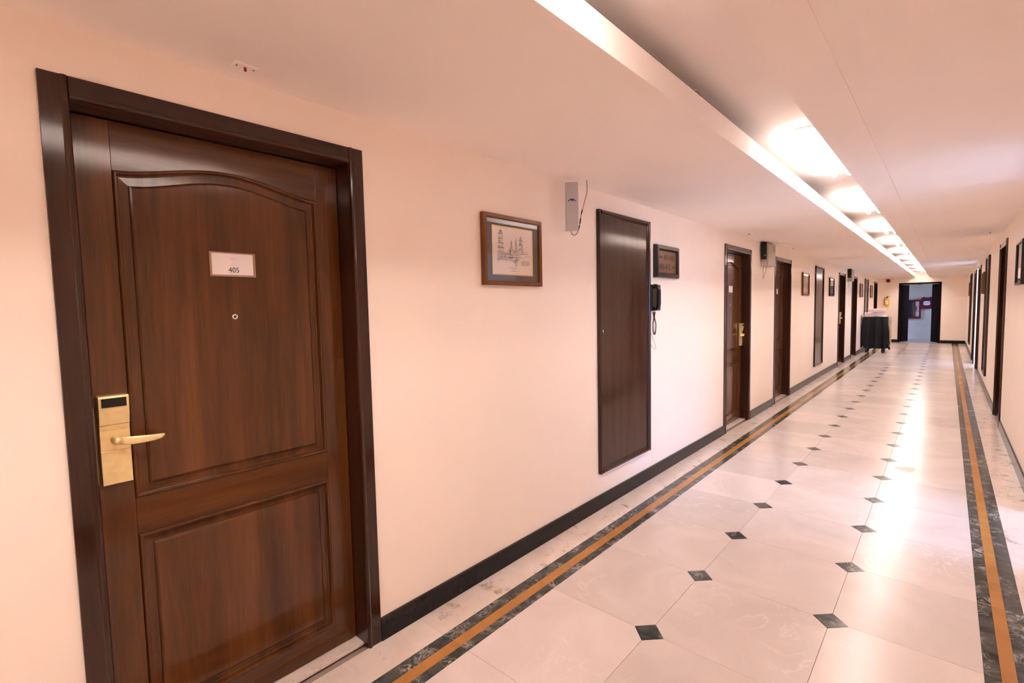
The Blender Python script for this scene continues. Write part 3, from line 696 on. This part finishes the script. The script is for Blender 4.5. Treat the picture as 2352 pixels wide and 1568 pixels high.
wall_cabinet(14.55, 2.10, 'grey equipment cabinet between the two doors nearest the cart')

# ------------------------------------------------------------------ ceiling response indicators
def indicator(x, y, label):
    r = tag(empty('alarm_indicator', (x, y, HC if x < SEAM else HC-0.003), PI/2), label, 'indicator', 'small alarm indicators on the ceiling')
    MB().rings([[(-0.036, -0.02, 0), (0.036, -0.02, 0), (0.036, 0.02, 0), (-0.036, 0.02, 0)], [(-0.036, -0.02, -0.003), (0.036, -0.02, -0.003), (0.036, 0.02, -0.003), (-0.036, 0.02, -0.003)], [(-0.033, -0.017, -0.005), (0.033, -0.017, -0.005), (0.033, 0.017, -0.005), (-0.033, 0.017, -0.005)]]).build('plate', 'paint_ceiling', r)
    MB().lathe([(0.0042, -0.004), (0.0042, -0.013), (0.003, -0.0165), (0.001, -0.018)], 14).build('red_lamp', 'red_glow', r)
    for s in (-1, 1):
        k = MB().lathe([(0.0034, -0.0045), (0.0034, -0.0058), (0.002, -0.0066)], 10).build('screw', 'cable_brown', r); k.location = (s*0.0255, 0, 0)
indicator(0.112, 0.657, 'small red alarm indicator on the ceiling above the foreground door')
indicator(0.125, 6.0, 'tiny alarm indicator on the ceiling before the first grey cabinet')
indicator(0.135, 8.08, 'tiny alarm indicator on the ceiling past the first grey cabinet')
indicator(2.19, 8.2, 'tiny alarm indicator on the ceiling above the nearest right door')
indicator(2.14, 13.4, 'tiny alarm indicator on the ceiling far along the right wall')

# ------------------------------------------------------------------ cove tube lamps (each gives its own light)
def tube_lamp(y, label, L=1.18):
    r = tag(empty('tube_lamp', (1.215, y, ZU)), label, 'lamp', 'fluorescent tubes in the ceiling cove')
    MB().box(-0.065, 0.065, -L/2-0.02, L/2+0.02, -0.014, -0.0003).build('batten', 'batten_white', r, bevel=0.002)
    for x in (-0.045, 0.045):
        for s in (-1, 1): MB().box(x-0.007, x+0.007, s*(L/2-0.004)-0.006, s*(L/2-0.004)+0.006, -0.040, -0.0142).build('lamp_holder', 'batten_white', r)
        MB().tube([(x, -L/2-0.010, -0.037), (x, L/2+0.010, -0.037)], 0.018, 12).build('tube', 'tube_glow', r)
lamp_y = [-5.3, -3.6, -1.8, 0.55, 3.85, 5.98, 8.10, 10.22, 12.36, 14.48, 16.60, 18.72, 20.70]
names = ['third behind the viewer', 'second behind the viewer', 'just behind the viewer', 'nearest the viewer', 'second from the viewer', 'third from the viewer', 'fourth from the viewer', 'fifth from the viewer', 'sixth from the viewer', 'seventh from the viewer', 'eighth from the viewer', 'ninth from the viewer', 'nearest the end wall']
for y, nm in zip(lamp_y, names): tube_lamp(y, 'glowing tube lamp in the ceiling cove, %s' % nm)

# loose wires peeping over the cove edge
for y, s, lb in ((1.70, 1.0, 'short loop of loose wire above cove edge, nearer the viewer'), (2.12, 0.7, 'shorter loop of loose wire above cove edge, farther off')):
    o = MB().tube(spline([(XL-0.008, y, 2.352), (XL-0.006, y+0.01, 2.352+0.016*s), (XL-0.006, y+0.045, 2.352+0.024*s), (XL-0.006, y+0.085, 2.352+0.012*s), (XL-0.008, y+0.10, 2.352)], 6), 0.0025, 6).build('loose_wire', 'cable_grey')
    tag(o, lb, 'wire', 'loose wires on the cove')

# ------------------------------------------------------------------ end wall fittings
r = tag(on_end('alarm_sounder', 0.255, 2.165), 'small red alarm box high on the far end wall', 'alarm')
MB().box(-0.055, 0.055, -0.05, -0.001, -0.055, 0.055).build('housing', 'red', r, bevel=0.008)
MB().lathe([(0.038, -0.049), (0.038, -0.058), (0.028, -0.058), (0.026, -0.052), (0.006, -0.052), (0.005, -0.058)], 18, (0, 0, 0), 'Y').build('grille', 'red_dark', r)
r = tag(on_end('fire_extinguisher', 0.245, 1.26), 'yellow fire extinguisher with black head hung on the far end wall', 'extinguisher')
MB().lathe([(0.045, 0.0), (0.062, 0.012), (0.064, 0.03), (0.064, 0.24), (0.055, 0.265), (0.030, 0.285), (0.022, 0.30)], 20, (0, -0.075, 0)).build('cylinder', 'yellow', r)
MB().lathe([(0.020, 0.298), (0.020, 0.325), (0.012, 0.335)], 12, (0, -0.075, 0)).build('valve', 'black_plastic', r)
MB().box(-0.012, 0.075, -0.085, -0.065, 0.335, 0.347).box(-0.008, 0.065, -0.083, -0.067, 0.358, 0.368).box(-0.012, 0.008, -0.083, -0.067, 0.347, 0.368).build('handle', 'black_plastic', r)
MB().tube(spline([(-0.02, -0.075, 0.318), (-0.06, -0.08, 0.31), (-0.085, -0.085, 0.25), (-0.080, -0.085, 0.12), (-0.075, -0.085, 0.05)], 6), 0.008, 8).build('hose', 'hose_black', r)
MB().box(-0.035, 0.035, -0.141, -0.1395, 0.08, 0.20).build('label', 'card_white', r)
MB().box(-0.02, 0.02, -0.012, -0.001, 0.02, 0.30).build('bracket', 'black_plastic', r)

# fire hose cabinet and small red box in the room beyond
r = tag(empty('hose_cabinet', (0.905, FY, 1.13)), 'dark red framed hose cabinet seen through the end doorway', 'cabinet')
hw, hh, d = 0.20, 0.35, 0.12
MB().box(-hw, hw, -0.02, -0.001, -hh, hh).box(-hw, -hw+0.01, -d, -0.02, -hh, hh).box(hw-0.01, hw, -d, -0.02, -hh, hh).box(-hw+0.01, hw-0.01, -d, -0.02, -hh, -hh+0.01).box(-hw+0.01, hw-0.01, -d, -0.02, hh-0.01, hh).build('body', 'red_dark', r)
frame_mesh(2*hw+0.01, 2*hh+0.01, 0.055, d+0.0005, d+0.022, 0.004).build('door_frame', 'red_dark', r)
MB().lathe([(0.13, -0.022), (0.13, -0.09), (0.05, -0.09), (0.05, -0.03)], 24, (-0.05, 0, 0.02), 'Y').build('hose_reel', 'hose_black', r)
MB().box(-0.15, 0.04, -0.1, -0.091, -0.28, 0.28).build('blanking_board', 'hose_black', r)
for i in range(3): MB().box(0.045, 0.142, -0.06, -0.03, -0.27+0.19*i, -0.27+0.19*i+0.175).build('reflection_panel', 'pale_blue', r)  # pale panels stand in for bluish reflections on the cabinet glass
MB().box(-hw+0.05, hw-0.05, -d-0.006, -d-0.002, -hh+0.05, hh-0.05).build('pane', 'glass', r)
r = tag(empty('call_box', (1.265, FY, 1.345)), 'dark red box with pale oval plate beside the hose cabinet', 'box')
MB().box(-0.155, 0.155, -0.12, -0.001, -0.20, 0.19).build('housing', 'red_dark', r, bevel=0.006)
pl = []
for k in range(24):
    a = 2*PI*k/24; pl.append((0.10*math.copysign(abs(math.cos(a))**0.6, math.cos(a)), 0.075*math.copysign(abs(math.sin(a))**0.7, math.sin(a))))
MB().prism(pl, lambda p, t: (p[0], t, p[1]+0.0), -0.128, -0.1205).build('plate', 'pale_blue', r)
MB().box(-0.10, 0.10, -0.131, -0.1282, 0.002, 0.016).build('band', 'red_dark', r)
for x in (-0.09, 0.11): MB().lathe([(0.03, 0.19), (0.03, 0.215), (0.015, 0.235)], 12, (x, -0.06, 0)).build('bell', 'black_plastic', r)
MB().box(-0.165, 0.165, -0.125, -0.005, 0.1905, 0.207).build('cap', 'black_plastic', r)

# ------------------------------------------------------------------ housekeeping cart
CX, CY = 0.325, 17.02
r = tag(empty('housekeeping_cart', (CX, CY, 0)), 'black bagged housekeeping cart parked against the long wall', 'cart')
rnd = random.Random(3)
def loop(hx, y0, y1, z, nseg, amp, ph):
    p = []
    def fold(t): return amp*(math.sin(t*19+ph)+0.6*math.sin(t*41+ph*2))
    for i in range(nseg): t = i/nseg; p.append((-hx+2*hx*t, y0+fold(t), z(t) if callable(z) else z))
    for i in range(nseg): t = i/nseg; p.append((hx+fold(t+1)*.7, y0+(y1-y0)*t, z(t+1) if callable(z) else z))
    for i in range(nseg): t = i/nseg; p.append((hx-2*hx*t, y1+fold(t+2), z(t+2) if callable(z) else z))
    for i in range(nseg): t = i/nseg; p.append((-hx+fold(t+3)*.7, y1-(y1-y0)*t, z(t+3) if callable(z) else z))
    return p
loops = []
for k in range(13):
    q = k/12; hx = 0.262+0.055*min(1, q*1.9)**0.8; zz = 1.015-q*0.86
    y0 = 0.0-0.03*math.sin(min(1, q*1.3)*PI)
    zf = zz if k < 12 else (lambda t: 0.155+0.028*math.sin(t*13)+0.018*math.sin(t*31))
    loops.append(loop(hx, y0, 0.52, zf, 24, 0.004+0.012*q, 0.5+q*0.8))
MB().rings(loops, False, True).build('bag', 'bag_black', r)
MB().tube([(0.30, 0.02, 0.22), (0.335, -0.01, 0.15), (0.365, -0.03, 0.125), (0.325, -0.012, 0.12)], [0.03, 0.024, 0.01, 0.02], 8).build('bag_corner', 'bag_black', r)
rim = [(-0.27, -0.012), (0.25, -0.012), (0.275, 0.01), (0.275, 0.51), (0.25, 0.535), (-0.25, 0.535), (-0.275, 0.51), (-0.275, 0.01)]
MB().tube([(x, y, 1.03) for x, y in rim], 0.012, 8, closed=True).build('rim', 'steel', r)
for x in (-0.24, 0.24):
    for y in (0.03, 0.49): MB().tube([(x, y, 0.10), (x, y, 1.03)], 0.011, 8).build('post', 'steel', r)
MB().box(-0.255, 0.255, 0.015, 0.505, 0.125, 0.150).build('base_shelf', 'rubber', r, bevel=0.004)
MB().box(-0.25, 0.25, 0.02, 0.50, 1.020, 1.038).build('top_tray', 'box_grey', r)
MB().rings([[(0.315+0.012*math.sin(k*2.1), 0.22, 1.0-0.087*k), (0.345+0.012*math.sin(k*1.3), 0.40, 1.0-0.087*k), (0.335+0.01*math.sin(k*1.7), 0.55, 1.0-0.087*k), (0.29, 0.55, 1.0-0.087*k), (0.29, 0.22, 1.0-0.087*k)] for k in range(11)], True).build('side_bag', 'canvas', r)
for x in (-0.185, 0.185):
    for y in (0.07, 0.45):
        c = MB().box(-0.022, 0.022, -0.030, 0.030, 0.085, 0.124).build('caster', 'rubber', r, bevel=0.004); c.location = (x, y, 0)
        for s in (-1, 1): MB().box(s*0.028-0.004, s*0.028+0.004, -0.02, 0.02, 0.04, 0.11).build('fork', 'rubber', c)
        MB().lathe([(0.03, -0.022), (0.052, -0.018), (0.052, 0.018), (0.03, 0.022)], 18, (0, 0, 0.0525), 'X').build('wheel', 'rubber', c)
def towel(x, y, z, w_, d_, h_, rz, label, ph):
    r = tag(empty('folded_towel', (x, y, z), rz), label, 'towel', 'towels on the cart')
    for j in range(2):
        z0 = j*h_/2; loops = []; hx, hy, hz = w_/2-j*0.006, d_/2-j*0.004, h_/2
        for i in range(9):
            t = i/8; xx = -hx+2*hx*t; ring = []
            for k in range(16):
                a = 2*PI*k/16
                ring.append((xx, hy*math.copysign(abs(math.cos(a))**0.45, math.cos(a)), z0+hz/2+0.49*hz*math.copysign(abs(math.sin(a))**0.6, math.sin(a))*(1-0.25*math.sin(t*7+ph+j)**2*(1 if math.sin(a) > 0 else 0))))
            loops.append(ring)
        mb = MB().rings(loops, True, True); mb.f.append(tuple(range(16))); mb.sm.append(False)
        mb.build('fold', 'towel', r)
towel(CX-0.02, CY+0.17, 1.039, 0.47, 0.30, 0.105, 0.03, 'wide pale folded towel at the bottom of the pile on cart', 0.3)
towel(CX+0.02, CY+0.33, 1.146, 0.40, 0.24, 0.105, -0.05, 'pale folded towel on top of the pile at the rear of cart', 1.3)
towel(CX+0.08, CY+0.09, 1.146, 0.28, 0.16, 0.060, 0.10, 'small pale folded towel on top of the pile at the front of cart', 2.2)
